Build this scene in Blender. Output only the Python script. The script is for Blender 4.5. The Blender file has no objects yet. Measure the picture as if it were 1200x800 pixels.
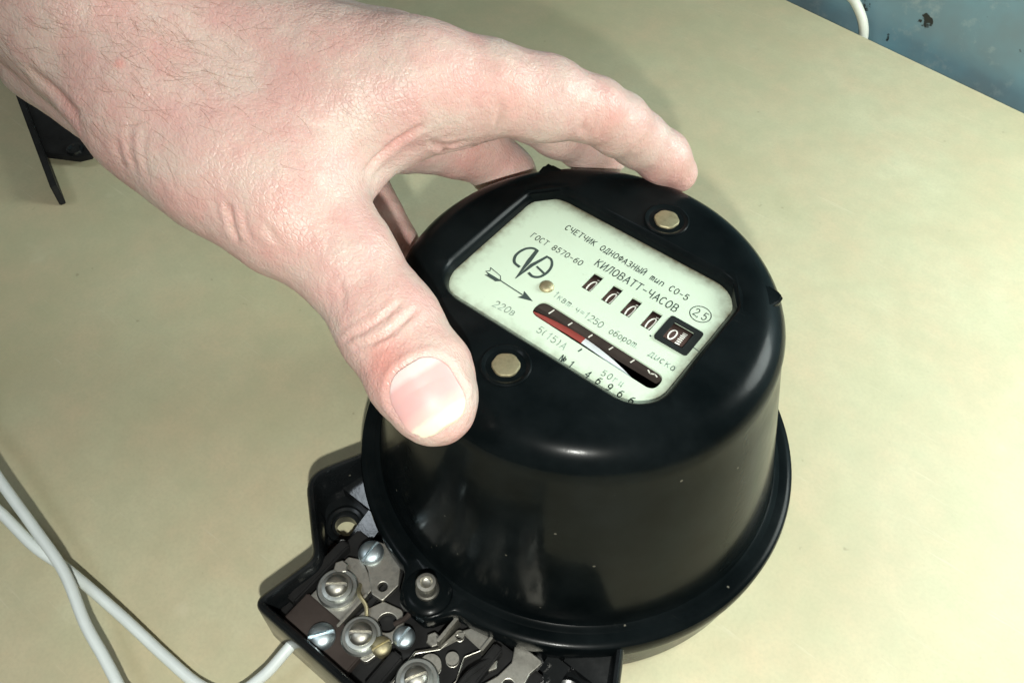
import bpy, bmesh, math, random
import numpy as np
from mathutils import Vector, Matrix

S = 0.001                       # everything below is written in millimetres
rng = np.random.default_rng(7)
random.seed(7)
scene = bpy.context.scene
col = scene.collection

# ------------------------------------------------------------------ camera, world, lamps, exposure
CAM = np.array([64.44, -118.13, 235.77])
RX = np.array([0.81518, 0.57893, 0.01600])
UP = np.array([-0.46246, 0.63503, 0.61876])
_az, _el, _ro, _di = 0.6432, 0.9082, 0.0262, 222.94
_d = np.array([math.sin(_az)*math.cos(_el), -math.cos(_az)*math.cos(_el), math.sin(_el)])
CAM = np.array([-17.797, -8.378, 60.0]) + _d*_di
_r = np.cross(-_d, [0, 0, 1.0]); _r /= np.linalg.norm(_r)
_u = np.cross(_r, -_d)
RX = math.cos(_ro)*_r + math.sin(_ro)*_u
UP = -math.sin(_ro)*_r + math.cos(_ro)*_u
cd = bpy.data.cameras.new('camera')
cd.sensor_width = 36.0
cd.lens = 36.0*1009.05/1200.0
cd.clip_start = 0.005
cd.clip_end = 20.0
cam = bpy.data.objects.new('camera', cd)
col.objects.link(cam)
M = Matrix.Identity(4)
for i in range(3):
    M[i][0], M[i][1], M[i][2], M[i][3] = RX[i], UP[i], _d[i], CAM[i]*S
cam.matrix_world = M
scene.camera = cam

scene.view_settings.view_transform = 'Standard'
scene.view_settings.look = 'None'
scene.view_settings.exposure = 0.0
scene.view_settings.gamma = 1.0
scene.view_settings.use_curve_mapping = False

world = bpy.data.worlds.new('World')
scene.world = world
world.use_nodes = True
wn = world.node_tree.nodes['Background']
wn.inputs[0].default_value = (1.0, 1.0, 0.88, 1)
wn.inputs[1].default_value = 0.09


def area_lamp(name, loc, target, size, power, colour, shape='DISK'):
    l = bpy.data.lights.new(name, 'AREA')
    l.shape = shape
    l.size = size*S
    l.energy = power
    l.color = colour
    o = bpy.data.objects.new(name, l)
    col.objects.link(o)
    o.location = Vector(loc)*S
    o.rotation_euler = (Vector(target)-Vector(loc)).to_track_quat('-Z', 'Y').to_euler()
    return o


# the phone's own light just under its lens; an unseen lamp added at the right to brighten the table there; the ceiling lamp
def bulb(name, typ, loc, power, colour, radius, target=None, cone=None):
    l = bpy.data.lights.new(name, typ)
    l.energy = power
    l.color = colour
    l.shadow_soft_size = radius*S
    if cone:
        l.spot_size = math.radians(cone)
        l.spot_blend = 1.0
    o = bpy.data.objects.new(name, l)
    col.objects.link(o)
    o.location = Vector(loc)*S
    if target is not None:
        o.rotation_euler = (Vector(target)-Vector(loc)).to_track_quat('-Z', 'Y').to_euler()
    return o


bulb('phone_light', 'SPOT', CAM + _d*35.0 - UP*36.0 + RX*5.0, 3.15, (0.995, 1.0, 0.93), 4.0, (55, -20, 0), 160)
bulb('unseen_right_lamp', 'POINT', (205, 225, 230), 5.4, (0.93, 1.0, 0.94), 75.0)
cl = area_lamp('ceiling_lamp', (-460, -370, 1000), (-41, -50, 0), 230.0, 1.5, (0.84, 0.93, 1.0), 'RECTANGLE')
cl.data.size_y = 230*S

# ------------------------------------------------------------------ helpers


def link(o, parent=None):
    col.objects.link(o)
    if parent is not None:
        o.parent = parent
    return o


def empty(name, loc=(0, 0, 0)):
    o = bpy.data.objects.new(name, None)
    o.empty_display_size = 0.01
    col.objects.link(o)
    o.location = Vector(loc)*S
    return o


def tag(o, label=None, cat=None, group=None, kind=None):
    for k, v in (('label', label), ('category', cat), ('group', group), ('kind', kind)):
        if v:
            o[k] = v
    return o


def finish(me, mat, sharp=38):
    me.shade_smooth()
    me.set_sharp_from_angle(angle=math.radians(sharp))
    if mat is not None:
        me.materials.clear()
        me.materials.append(mat)


def obj_from_bm(name, bm, mat, parent=None, sharp=38, loc=None):
    bmesh.ops.recalc_face_normals(bm, faces=bm.faces)
    for v in bm.verts:
        v.co *= S
    me = bpy.data.meshes.new(name)
    bm.to_mesh(me)
    bm.free()
    finish(me, mat, sharp)
    o = link(bpy.data.objects.new(name, me), parent)
    if loc is not None:
        o.location = Vector(loc)*S
    return o


def loft(rings, close_ends=True):
    """rings: list of (n,3) arrays in mm, joined one after the next."""
    bm = bmesh.new()
    vr = [[bm.verts.new(p) for p in r] for r in rings]
    n = len(vr[0])
    for a, b in zip(vr[:-1], vr[1:]):
        for i in range(n):
            j = (i+1) % n
            bm.faces.new((a[i], a[j], b[j], b[i]))
    if close_ends:
        bm.faces.new(vr[0])
        bm.faces.new(vr[-1])
    return bm


def ring(r, z, n=32, c=(0, 0), fac=None):
    t = np.linspace(0, 2*np.pi, n, endpoint=False)
    rr = r if fac is None else r*fac(t)
    return np.stack([c[0]+rr*np.cos(t), c[1]+rr*np.sin(t), np.full(n, float(z))], 1)


def lathe(profile, n=32, c=(0, 0), close=True):
    return loft([ring(r, z, n, c) for r, z in profile], close)


def box_bm(x0, x1, y0, y1, z0, z1, bev=0.0, seg=2, bm=None):
    bm = bm or bmesh.new()
    r = bmesh.ops.create_cube(bm, size=1.0)
    for v in r['verts']:
        v.co.x = x0 if v.co.x < 0 else x1
        v.co.y = y0 if v.co.y < 0 else y1
        v.co.z = z0 if v.co.z < 0 else z1
    if bev > 0:
        es = list({e for v in r['verts'] for e in v.link_edges})
        bmesh.ops.bevel(bm, geom=es, offset=bev, segments=seg, affect='EDGES')
    return bm


def round_poly(pts, rad, seg=5):
    """round the corners of a closed 2D polygon"""
    out = []
    n = len(pts)
    for i in range(n):
        p = np.array(pts[i][:2], float)
        r = pts[i][2] if len(pts[i]) > 2 else rad
        a = np.array(pts[i-1][:2], float)-p
        b = np.array(pts[(i+1) % n][:2], float)-p
        la, lb = np.linalg.norm(a), np.linalg.norm(b)
        a, b = a/la, b/lb
        cosang = np.clip(a@b, -1, 1)
        half = math.acos(cosang)/2
        t = min(r/max(math.tan(half), 1e-6), 0.48*la, 0.48*lb)
        if t < 1e-3 or half > 1.56:
            out.append(p)
            continue
        p0, p1 = p+a*t, p+b*t
        for k in range(seg+1):
            s = k/seg
            out.append((1-s)**2*p0+2*s*(1-s)*p+s*s*p1)
    return np.array(out)


def circle2(x, y, r, n=20, sy=1.0):
    t = np.linspace(0, 2*np.pi, n, endpoint=False)
    return np.stack([x+r*np.cos(t), y+r*sy*np.sin(t)], 1)


def plate(name, outline, holes, z0, z1, mat, parent=None, bev=0.0):
    """flat sheet with real holes, made from a filled 2D curve"""
    cu = bpy.data.curves.new(name, 'CURVE')
    cu.dimensions = '2D'
    cu.fill_mode = 'BOTH'
    for loop in [outline]+list(holes):
        sp = cu.splines.new('POLY')
        sp.points.add(len(loop)-1)
        for p, q in zip(sp.points, loop):
            p.co = (q[0]*S, q[1]*S, 0, 1)
        sp.use_cyclic_u = True
    h = (z1-z0)/2
    cu.extrude = (h-bev)*S
    cu.bevel_depth = bev*S
    cu.bevel_resolution = 1
    cu.offset = -bev*S
    t = bpy.data.objects.new('tmp', cu)
    col.objects.link(t)
    dg = bpy.context.evaluated_depsgraph_get()
    me = bpy.data.meshes.new_from_object(t.evaluated_get(dg))
    bpy.data.objects.remove(t)
    bpy.data.curves.remove(cu)
    me.name = name
    me.transform(Matrix.Translation((0, 0, (z0+z1)/2*S)))
    b = bmesh.new()
    b.from_mesh(me)
    bmesh.ops.remove_doubles(b, verts=b.verts, dist=1e-6)
    bmesh.ops.recalc_face_normals(b, faces=b.faces)
    b.to_mesh(me)
    b.free()
    finish(me, mat, 18)
    return link(bpy.data.objects.new(name, me), parent)


def smooth_path(pts, per=10):
    P = np.array(pts, float)
    P = np.vstack([2*P[0]-P[1], P, 2*P[-1]-P[-2]])
    out = []
    for i in range(1, len(P)-2):
        a, b, c, d = P[i-1], P[i], P[i+1], P[i+2]
        for k in range(per):
            t = k/per
            out.append(0.5*((2*b)+(-a+c)*t+(2*a-5*b+4*c-d)*t*t+(-a+3*b-3*c+d)*t**3))
    out.append(P[-2])
    return np.array(out)


def tube_bm(path, rad, n=10, bm=None, taper=None):
    bm = bm or bmesh.new()
    P = np.asarray(path, float)
    T = np.gradient(P, axis=0)
    T /= np.linalg.norm(T, axis=1)[:, None]
    nrm = np.cross(T[0], [0.3, 0.2, 0.9])
    nrm /= np.linalg.norm(nrm)
    prev = None
    rings = []
    for i in range(len(P)):
        nrm = nrm-T[i]*(nrm@T[i])
        nrm /= np.linalg.norm(nrm)
        bi = np.cross(T[i], nrm)
        r = rad*(taper[i] if taper is not None else 1)
        vs = []
        for k in range(n):
            a = 2*math.pi*k/n
            vs.append(bm.verts.new(P[i]+r*(math.cos(a)*nrm+math.sin(a)*bi)))
        if prev:
            for k in range(n):
                bm.faces.new((prev[k], prev[(k+1) % n], vs[(k+1) % n], vs[k]))
        else:
            bm.faces.new(vs)
        prev = vs
    bm.faces.new(prev)
    return bm


# ------------------------------------------------------------------ materials


def new_mat(name):
    m = bpy.data.materials.new(name)
    m.use_nodes = True
    nt = m.node_tree
    b = nt.nodes['Principled BSDF']
    return m, nt, b


def N(nt, typ, **kw):
    n = nt.nodes.new(typ)
    for k, v in kw.items():
        if k in n.inputs:
            n.inputs[k].default_value = v
        else:
            setattr(n, k, v)
    return n


def ramp(nt, fac, stops):
    r = nt.nodes.new('ShaderNodeValToRGB')
    els = r.color_ramp.elements
    while len(els) < len(stops):
        els.new(0.5)
    for e, (p, c) in zip(els, stops):
        e.position = p
        e.color = c if len(c) == 4 else (*c, 1)
    nt.links.new(fac, r.inputs[0])
    return r


def objcoord(nt, scale=1.0):
    t = nt.nodes.new('ShaderNodeTexCoord')
    mp = nt.nodes.new('ShaderNodeMapping')
    mp.inputs['Scale'].default_value = (scale, scale, scale)
    nt.links.new(t.outputs['Object'], mp.inputs[0])
    return mp.outputs[0]


def mix(nt, fac, a, b, blend='MIX'):
    m = nt.nodes.new('ShaderNodeMix')
    m.data_type = 'RGBA'
    m.blend_type = blend
    for sock, v in ((m.inputs[0], fac), (m.inputs[6], a), (m.inputs[7], b)):
        if hasattr(v, 'is_output'):
            nt.links.new(v, sock)
        elif isinstance(v, (int, float)):
            sock.default_value = v
        else:
            sock.default_value = (*v, 1) if len(v) == 3 else v
    return m.outputs[2]


def noise(nt, vec, scale, detail=4, rough=0.55):
    n = nt.nodes.new('ShaderNodeTexNoise')
    n.inputs['Scale'].default_value = scale
    n.inputs['Detail'].default_value = detail
    n.inputs['Roughness'].default_value = rough
    nt.links.new(vec, n.inputs['Vector'])
    return n.outputs['Fac']


def bump(nt, h, strength, dist, b, prev=None):
    n = nt.nodes.new('ShaderNodeBump')
    n.inputs['Strength'].default_value = strength
    n.inputs['Distance'].default_value = dist
    nt.links.new(h, n.inputs['Height'])
    if prev:
        nt.links.new(prev, n.inputs['Normal'])
    nt.links.new(n.outputs[0], b.inputs['Normal'])
    return n.outputs[0]


def bakelite(name, base, rough, specks=True, spec=0.032):
    m, nt, b = new_mat(name)
    v = objcoord(nt)
    n1 = noise(nt, v, 60, 5, 0.6)
    n2 = noise(nt, v, 420, 3, 0.6)
    c = mix(nt, ramp(nt, n1, [(0.35, (0, 0, 0)), (0.75, (1, 1, 1))]).outputs[0], base,
            tuple(x*1.9+0.003 for x in base))
    if specks:
        vo = nt.nodes.new('ShaderNodeTexVoronoi')
        vo.inputs['Scale'].default_value = 300
        nt.links.new(v, vo.inputs['Vector'])
        w = nt.nodes.new('ShaderNodeTexWhiteNoise')
        nt.links.new(vo.outputs['Position'], w.inputs['Vector'])
        s1 = nt.nodes.new('ShaderNodeMath'); s1.operation = 'LESS_THAN'
        nt.links.new(vo.outputs['Distance'], s1.inputs[0]); s1.inputs[1].default_value = 0.10
        s2 = nt.nodes.new('ShaderNodeMath'); s2.operation = 'GREATER_THAN'
        nt.links.new(w.outputs['Value'], s2.inputs[0]); s2.inputs[1].default_value = 0.93
        s3 = nt.nodes.new('ShaderNodeMath'); s3.operation = 'MULTIPLY'
        nt.links.new(s1.outputs[0], s3.inputs[0]); nt.links.new(s2.outputs[0], s3.inputs[1])
        c = mix(nt, s3.outputs[0], c, (0.11, 0.105, 0.085))
        # hazy rubbed scuffs
        mp = nt.nodes.new('ShaderNodeMapping')
        mp.inputs['Rotation'].default_value = (0.2, 0.1, 0.9)
        mp.inputs['Scale'].default_value = (1, 7, 3)
        nt.links.new(v, mp.inputs[0])
        n3 = noise(nt, mp.outputs[0], 130, 6, 0.7)
        sc = ramp(nt, n3, [(0.64, (0, 0, 0)), (0.78, (1, 1, 1))]).outputs[0]
        n4 = noise(nt, v, 28, 2)
        gate = ramp(nt, n4, [(0.52, (0, 0, 0)), (0.68, (0.45, 0.45, 0.45))]).outputs[0]
        sg = mix(nt, 1.0, sc, gate, 'MULTIPLY')
        c = mix(nt, sg, c, (0.05, 0.055, 0.05))
    nt.links.new(c, b.inputs['Base Color'])
    rr = nt.nodes.new('ShaderNodeMapRange')
    rr.inputs['To Min'].default_value = rough*0.55
    rr.inputs['To Max'].default_value = rough*2.0
    nt.links.new(ramp(nt, noise(nt, v, 34, 6, 0.68), [(0.32, (0, 0, 0)), (0.7, (1, 1, 1))]).outputs[0], rr.inputs[0])
    nt.links.new(rr.outputs[0], b.inputs['Roughness'])
    b.inputs['Specular IOR Level'].default_value = spec
    b.inputs['Coat Weight'].default_value = 0.14 if specks else 0.0
    b.inputs['Coat Roughness'].default_value = 0.30
    b.inputs['Coat IOR'].default_value = 1.35
    bump(nt, n2, 0.12, 0.0002, b)
    return m


M_COVER = bakelite('black_bakelite', (0.0018, 0.0030, 0.0034), 0.13)
M_BASE = bakelite('black_base_plastic', (0.004, 0.005, 0.0055), 0.17, True, 0.30)
M_GLOSS = bakelite('glossy_black_plastic', (0.006, 0.007, 0.0075), 0.10, False, 0.5)
M_BLOCK = bakelite('terminal_block_black', (0.012, 0.012, 0.012), 0.35)
M_BROWN = bakelite('brown_insulator', (0.034, 0.027, 0.024), 0.5, False)


def metal(name, base, rough, grime=(0.05, 0.045, 0.035), amount=0.75, metallic=1.0):
    m, nt, b = new_mat(name)
    v = objcoord(nt)
    n1 = noise(nt, v, 330, 5, 0.65)
    c = mix(nt, ramp(nt, n1, [(0.42, (0, 0, 0)), (0.8, (amount, amount, amount))]).outputs[0], base, grime)
    nt.links.new(c, b.inputs['Base Color'])
    b.inputs['Metallic'].default_value = metallic
    rr = nt.nodes.new('ShaderNodeMapRange')
    rr.inputs['To Min'].default_value = rough*0.7
    rr.inputs['To Max'].default_value = rough*1.5
    nt.links.new(n1, rr.inputs[0])
    nt.links.new(rr.outputs[0], b.inputs['Roughness'])
    bump(nt, n1, 0.25, 0.0001, b)
    return m


M_STEEL = metal('dull_nickel', (0.50, 0.485, 0.43), 0.42)
M_WASHER = metal('grey_washer_steel', (0.47, 0.49, 0.46), 0.38)
M_ZINC = metal('blue_zinc', (0.62, 0.72, 0.76), 0.40, (0.2, 0.24, 0.26))
M_BRASS = metal('dull_brass', (0.52, 0.47, 0.30), 0.52, (0.12, 0.10, 0.06))
M_DARK = bakelite('register_black', (0.010, 0.012, 0.012), 0.45, False)
M_DRUM = bakelite('drum_brown_black', (0.045, 0.029, 0.025), 0.5, False)


def simple(name, base, rough=0.5, metallic=0.0, var=0.12, scale=300):
    m, nt, b = new_mat(name)
    v = objcoord(nt)
    n1 = noise(nt, v, scale, 4)
    c = mix(nt, n1, tuple(x*(1-var) for x in base), tuple(min(1, x*(1+var)) for x in base))
    nt.links.new(c, b.inputs['Base Color'])
    b.inputs['Roughness'].default_value = rough
    b.inputs['Metallic'].default_value = metallic
    return m


M_INK = simple('plate_ink', (0.035, 0.055, 0.050), 0.6)
M_INK2 = simple('faded_plate_ink', (0.27, 0.35, 0.30), 0.6)
M_WHITE = simple('digit_white', (0.72, 0.72, 0.66), 0.5)
M_RED = simple('disc_red_paint', (0.26, 0.05, 0.04), 0.5)
M_DISC = simple('disc_aluminium', (0.74, 0.80, 0.82), 0.4, 0.2)
M_WIRE = simple('white_wire_sheath', (0.70, 0.76, 0.75), 0.38, 0, 0.10, 160)
M_CABLE = simple('white_cable_sheath', (0.70, 0.72, 0.64), 0.4)

# nameplate: pale mint enamel, yellowed and dirty at its edges
M_PLATE, nt, b = new_mat('mint_enamel_plate')
v = objcoord(nt)
sep = nt.nodes.new('ShaderNodeSeparateXYZ')
nt.links.new(v, sep.inputs[0])


def mth(nt, op, a, bb=None):
    m = nt.nodes.new('ShaderNodeMath')
    m.operation = op
    for i, q in enumerate((a, bb)):
        if q is None:
            continue
        if hasattr(q, 'is_output'):
            nt.links.new(q, m.inputs[i])
        else:
            m.inputs[i].default_value = q
    return m.outputs[0]


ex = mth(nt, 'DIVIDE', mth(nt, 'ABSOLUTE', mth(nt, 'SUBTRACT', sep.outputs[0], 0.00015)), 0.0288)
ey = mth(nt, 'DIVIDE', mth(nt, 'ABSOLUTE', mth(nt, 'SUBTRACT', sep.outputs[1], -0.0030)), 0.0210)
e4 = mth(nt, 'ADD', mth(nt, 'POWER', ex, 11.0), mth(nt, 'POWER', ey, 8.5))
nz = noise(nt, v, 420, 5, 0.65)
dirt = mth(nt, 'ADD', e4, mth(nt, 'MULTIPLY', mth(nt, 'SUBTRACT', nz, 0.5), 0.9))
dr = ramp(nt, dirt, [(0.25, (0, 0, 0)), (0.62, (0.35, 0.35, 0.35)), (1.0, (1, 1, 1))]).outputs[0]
big = noise(nt, v, 55, 3)
basec = mix(nt, big, (0.49, 0.60, 0.475), (0.56, 0.66, 0.53))
spk = ramp(nt, noise(nt, v, 900, 2), [(0.70, (0, 0, 0)), (0.82, (0.5, 0.5, 0.5))]).outputs[0]
basec = mix(nt, spk, basec, (0.36, 0.46, 0.34))
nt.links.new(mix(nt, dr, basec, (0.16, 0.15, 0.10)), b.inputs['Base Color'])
b.inputs['Roughness'].default_value = 0.45
bump(nt, nz, 0.05, 0.0002, b)

# table: khaki painted board
M_TABLE, nt, b = new_mat('khaki_board')
v = objcoord(nt)
n1 = noise(nt, v, 7, 5, 0.6)
n2 = noise(nt, v, 38, 5, 0.62)
n3 = noise(nt, v, 900, 3, 0.6)
c = mix(nt, ramp(nt, n1, [(0.32, (0, 0, 0)), (0.66, (1, 1, 1))]).outputs[0], (0.475, 0.44, 0.27), (0.605, 0.585, 0.40))
c = mix(nt, ramp(nt, n2, [(0.40, (0, 0, 0)), (0.72, (0.8, 0.8, 0.8))]).outputs[0], c, (0.60, 0.49, 0.32))
c = mix(nt, ramp(nt, n3, [(0.42, (0, 0, 0)), (0.75, (0.32, 0.32, 0.32))]).outputs[0], c, (0.42, 0.38, 0.25))
n6 = noise(nt, v, 105, 5, 0.7)
c = mix(nt, ramp(nt, n6, [(0.38, (0, 0, 0)), (0.66, (0.42, 0.42, 0.42))]).outputs[0], c, (0.43, 0.42, 0.27))
st = ramp(nt, noise(nt, v, 55, 2), [(0.70, (0, 0, 0)), (0.76, (0.22, 0.22, 0.22))]).outputs[0]
c = mix(nt, st, c, (0.66, 0.63, 0.46))
sp = ramp(nt, noise(nt, v, 210, 2), [(0.735, (0, 0, 0)), (0.78, (0.55, 0.55, 0.55))]).outputs[0]
c = mix(nt, sp, c, (0.30, 0.25, 0.16))
mpt = nt.nodes.new('ShaderNodeMapping')
mpt.inputs['Rotation'].default_value = (0, 0, 0.5)
mpt.inputs['Scale'].default_value = (1.0, 14.0, 1.0)
nt.links.new(v, mpt.inputs[0])
sr = ramp(nt, noise(nt, mpt.outputs[0], 26, 4, 0.7), [(0.63, (0, 0, 0)), (0.72, (0.45, 0.45, 0.45))]).outputs[0]
c = mix(nt, sr, c, (0.64, 0.60, 0.45))
nt.links.new(c, b.inputs['Base Color'])
b.inputs['Roughness'].default_value = 0.52
bump(nt, n3, 0.08, 0.0002, b)

# wall: old blue oil paint, worn grey and chipped
M_WALL, nt, b = new_mat('worn_blue_paint')
v = objcoord(nt)
n1 = noise(nt, v, 9, 5, 0.6)
n2 = noise(nt, v, 70, 6, 0.7)
n3 = noise(nt, v, 62, 4, 0.6)
c = mix(nt, ramp(nt, n1, [(0.42, (0, 0, 0)), (0.60, (1, 1, 1))]).outputs[0], (0.19, 0.36, 0.44), (0.19, 0.26, 0.29))
c = mix(nt, ramp(nt, n2, [(0.56, (0, 0, 0)), (0.68, (0.7, 0.7, 0.7))]).outputs[0], c, (0.34, 0.42, 0.44))
chip = mix(nt, 1.0, ramp(nt, n3, [(0.625, (0, 0, 0)), (0.65, (1, 1, 1))]).outputs[0],
           ramp(nt, n2, [(0.45, (0, 0, 0)), (0.5, (1, 1, 1))]).outputs[0], 'MULTIPLY')
c = mix(nt, chip, c, (0.02, 0.022, 0.022))
nt.links.new(c, b.inputs['Base Color'])
b.inputs['Roughness'].default_value = 0.42
bump(nt, n2, 0.3, 0.0008, b)

# skin
M_SKIN, nt, b = new_mat('skin')
v = objcoord(nt)
at = nt.nodes.new('ShaderNodeAttribute'); at.attribute_name = 'redness'
n1 = noise(nt, v, 95, 5, 0.62)
n2 = noise(nt, v, 330, 4, 0.6)
c = mix(nt, ramp(nt, n1, [(0.38, (0, 0, 0)), (0.62, (1, 1, 1))]).outputs[0], (0.545, 0.425, 0.37), (0.545, 0.34, 0.305))
c = mix(nt, ramp(nt, n2, [(0.55, (0, 0, 0)), (0.8, (0.45, 0.45, 0.45))]).outputs[0], c, (0.53, 0.32, 0.30))
rf = mth(nt, 'MULTIPLY', at.outputs['Fac'], mth(nt, 'ADD', mth(nt, 'MULTIPLY', n1, 0.9), 0.45))
c = mix(nt, rf, c, (0.57, 0.265, 0.225))
nt.links.new(c, b.inputs['Base Color'])
b.inputs['Roughness'].default_value = 0.42
b.inputs['Specular IOR Level'].default_value = 0.42
b.inputs['Subsurface Weight'].default_value = 0.20
b.inputs['Subsurface Radius'].default_value = (1.0, 0.35, 0.2)
b.inputs['Subsurface Scale'].default_value = 0.0022
vo = nt.nodes.new('ShaderNodeTexVoronoi')
vo.feature = 'DISTANCE_TO_EDGE'
vo.inputs['Scale'].default_value = 620
wv = nt.nodes.new('ShaderNodeMapping')
wv.inputs['Rotation'].default_value = (0.3, 0.2, 0.6)
wv.inputs['Scale'].default_value = (1.25, 2.1, 1.25)
nt.links.new(v, wv.inputs[0])
nt.links.new(wv.outputs[0], vo.inputs['Vector'])
fur = ramp(nt, vo.outputs['Distance'], [(0.0, (0, 0, 0)), (0.22, (1, 1, 1))]).outputs[0]
p1 = bump(nt, fur, 0.34, 0.00018, b)
p2 = bump(nt, n2, 0.34, 0.0006, b, p1)
n5 = noise(nt, v, 150, 4, 0.65)
p3 = bump(nt, n5, 0.32, 0.0012, b, p2)
mw = nt.nodes.new('ShaderNodeMapping')
mw.inputs['Rotation'].default_value = (0.2, 0.5, -0.5)
mw.inputs['Scale'].default_value = (3.2, 1.0, 1.0)
nt.links.new(v, mw.inputs[0])
wr = ramp(nt, noise(nt, mw.outputs[0], 170, 4, 0.6), [(0.44, (0, 0, 0)), (0.5, (1, 1, 1)), (0.56, (0, 0, 0))]).outputs[0]
p4 = bump(nt, wr, 0.10, 0.0005, b, p3)

M_NAIL, nt, b = new_mat('fingernail')
at = nt.nodes.new('ShaderNodeAttribute'); at.attribute_name = 'along'
v = objcoord(nt)
n1 = noise(nt, v, 260, 3)
f = mth(nt, 'ADD', at.outputs['Fac'], mth(nt, 'MULTIPLY', mth(nt, 'SUBTRACT', n1, 0.5), 0.10))
r_ = ramp(nt, f, [(0.0, (0.62, 0.50, 0.47)), (0.17, (0.62, 0.48, 0.46)), (0.25, (0.57, 0.34, 0.325)), (0.62, (0.58, 0.335, 0.32)),
                  (0.80, (0.64, 0.42, 0.38)), (0.86, (0.70, 0.62, 0.50))])
nt.links.new(r_.outputs[0], b.inputs['Base Color'])
b.inputs['Roughness'].default_value = 0.46
b.inputs['Specular IOR Level'].default_value = 0.3
b.inputs['Subsurface Weight'].default_value = 0.2
b.inputs['Subsurface Scale'].default_value = 0.0012

M_HAIR = simple('brown_hair', (0.24, 0.14, 0.085), 0.4)

# ------------------------------------------------------------------ setting: wall and table
eA, eB = np.array([-72.9, 288.8]), np.array([52.7, 272.5])
ed = (eB-eA)/np.linalg.norm(eB-eA)
en = np.array([-ed[1], ed[0]])                       # away from the viewer
e0 = eA-ed*650
e1 = eB+ed*620
tb = round_poly([tuple(e0), tuple(e1), tuple(e1-en*437), tuple(e0-en*437)], 3)
table = plate('table', tb, [], -22, 0, M_TABLE, None, 0.0)
tag(table, 'pale khaki board tabletop under the black meter, its straight far edge against the blue wall', 'table')

w0, w1 = eA+en*11-ed*700, eB+en*11+ed*700
bm = bmesh.new()
q = [w0, w1, w1+en*60, w0+en*60]
lo = [bm.verts.new((p[0], p[1], -700)) for p in q]
hi = [bm.verts.new((p[0], p[1], 900)) for p in q]
for i in range(4):
    j = (i+1) % 4
    bm.faces.new((lo[i], lo[j], hi[j], hi[i]))
bm.faces.new(lo); bm.faces.new(hi)
wall = tag(obj_from_bm('wall', bm, M_WALL), 'worn blue painted wall with chips behind the table', kind='structure')

cb = smooth_path([(-74, 297, 60), (-58, 293.5, 27), (-46, 291, 14.5), (-40.4, 289.8, 11.8), (-35.5, 289.0, 7.8), (-31.2, 288.2, 2.3),
                  (-29, 287.8, -5), (-28.5, 287.8, -20), (-29, 288, -60)], 8)
tag(obj_from_bm('cable', tube_bm(cb, 2.3, 12), M_CABLE), 'white cable on the blue wall dropping behind the table edge', 'cable')

bm = bmesh.new()
bm.faces.new([bm.verts.new(p) for p in ((-1500, -1500, -700), (1500, -1500, -700), (1500, 420, -700), (-1500, 420, -700))])
tag(obj_from_bm('floor', bm, simple('dark_floor', (0.05, 0.045, 0.04), 0.6)), 'dark floor under the table', kind='structure')

# ------------------------------------------------------------------ the meter
meter = empty('electricity_meter')
tag(meter, 'black round electricity meter with mint nameplate, held by the hand', 'electricity meter')

CT = np.array([0.46, -4.10])                          # centre of the cover's top
H = 90.25


def cz(z):
    t = min(max((z-22.4)/(82-22.4), 0), 1)
    return CT*t


NA = 256
TH = np.linspace(0, 2*np.pi, NA, endpoint=False)


def bumpf(t, c, w0_, w1_):
    d = np.abs((t-c+np.pi) % (2*np.pi)-np.pi)
    return 1-np.clip((d-w0_)/(w1_-w0_), 0, 1)**2*(3-2*np.clip((d-w0_)/(w1_-w0_), 0, 1))


LUGA = math.atan2(-61.5, -2.2)
lug = bumpf(TH, LUGA, 0.055, 0.155)


def cring(r, z, c=None, lugamp=0.0):
    c = cz(z) if c is None else c
    rr = r+lugamp*lug
    return np.stack([c[0]+rr*np.cos(TH), c[1]+rr*np.sin(TH), np.full(NA, float(z))], 1)


def rrect_polar(hx, hy, rad):
    out = []
    for t in TH:
        d = np.array([math.cos(t), math.sin(t)])
        lo_, hi_ = 0.0, 80.0
        for _ in range(40):
            m_ = (lo_+hi_)/2
            p_ = np.abs(d*m_)-np.array([hx-rad, hy-rad])
            sd = np.linalg.norm(np.maximum(p_, 0))+min(max(p_[0], p_[1]), 0)-rad
            if sd > 0:
                hi_ = m_
            else:
                lo_ = m_
        out.append(lo_)
    return np.array(out)


PC = np.array([0.1, -3.0])


def rect_ring(off, z, rad=7.5):
    rr = rrect_polar(28.2+off, 20.7+off, rad+off*0.7)
    return np.stack([PC[0]+rr*np.cos(TH), PC[1]+rr*np.sin(TH), np.full(NA, float(z))], 1)


R = [cring(57, 15.5), cring(61.4, 15.6, None, 6.4), cring(62.1, 16.3, None, 6.4), cring(62.25, 20.6, None, 6.4), cring(61.9, 21.6, None, 6.4),
     cring(61.2, 22.1, None, 6.4), cring(60.2, 22.25, None, 6.4), cring(58.3, 22.2, None, 1.5), cring(57.7, 22.6), cring(57.2, 23.1), cring(56.6, 23.4),
     cring(56.1, 24.4), cring(55.75, 26.5)]
for k in range(1, 8):
    t = k/7
    R.append(cring(55.75+(45.6-55.75)*t, 26.5+(80.5-26.5)*t))
fr = 8.6
rt0 = 45.6
for k in range(1, 10):
    a = math.radians(8+82*k/9)
    R.append(cring(rt0-fr*math.cos(math.radians(8))+fr*math.cos(a), H-fr+fr*math.sin(a), CT))
Rt = R[-1]
R += [rect_ring(2.0, H-0.02), rect_ring(1.5, H-0.35), rect_ring(0.9, H-1.2), rect_ring(0.45, H-2.3), rect_ring(0.25, 86.2), rect_ring(0.25, 84.5)]
bm = loft(R, close_ends=False)
cover = obj_from_bm('cover', bm, M_COVER, meter, sharp=32)

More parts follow.
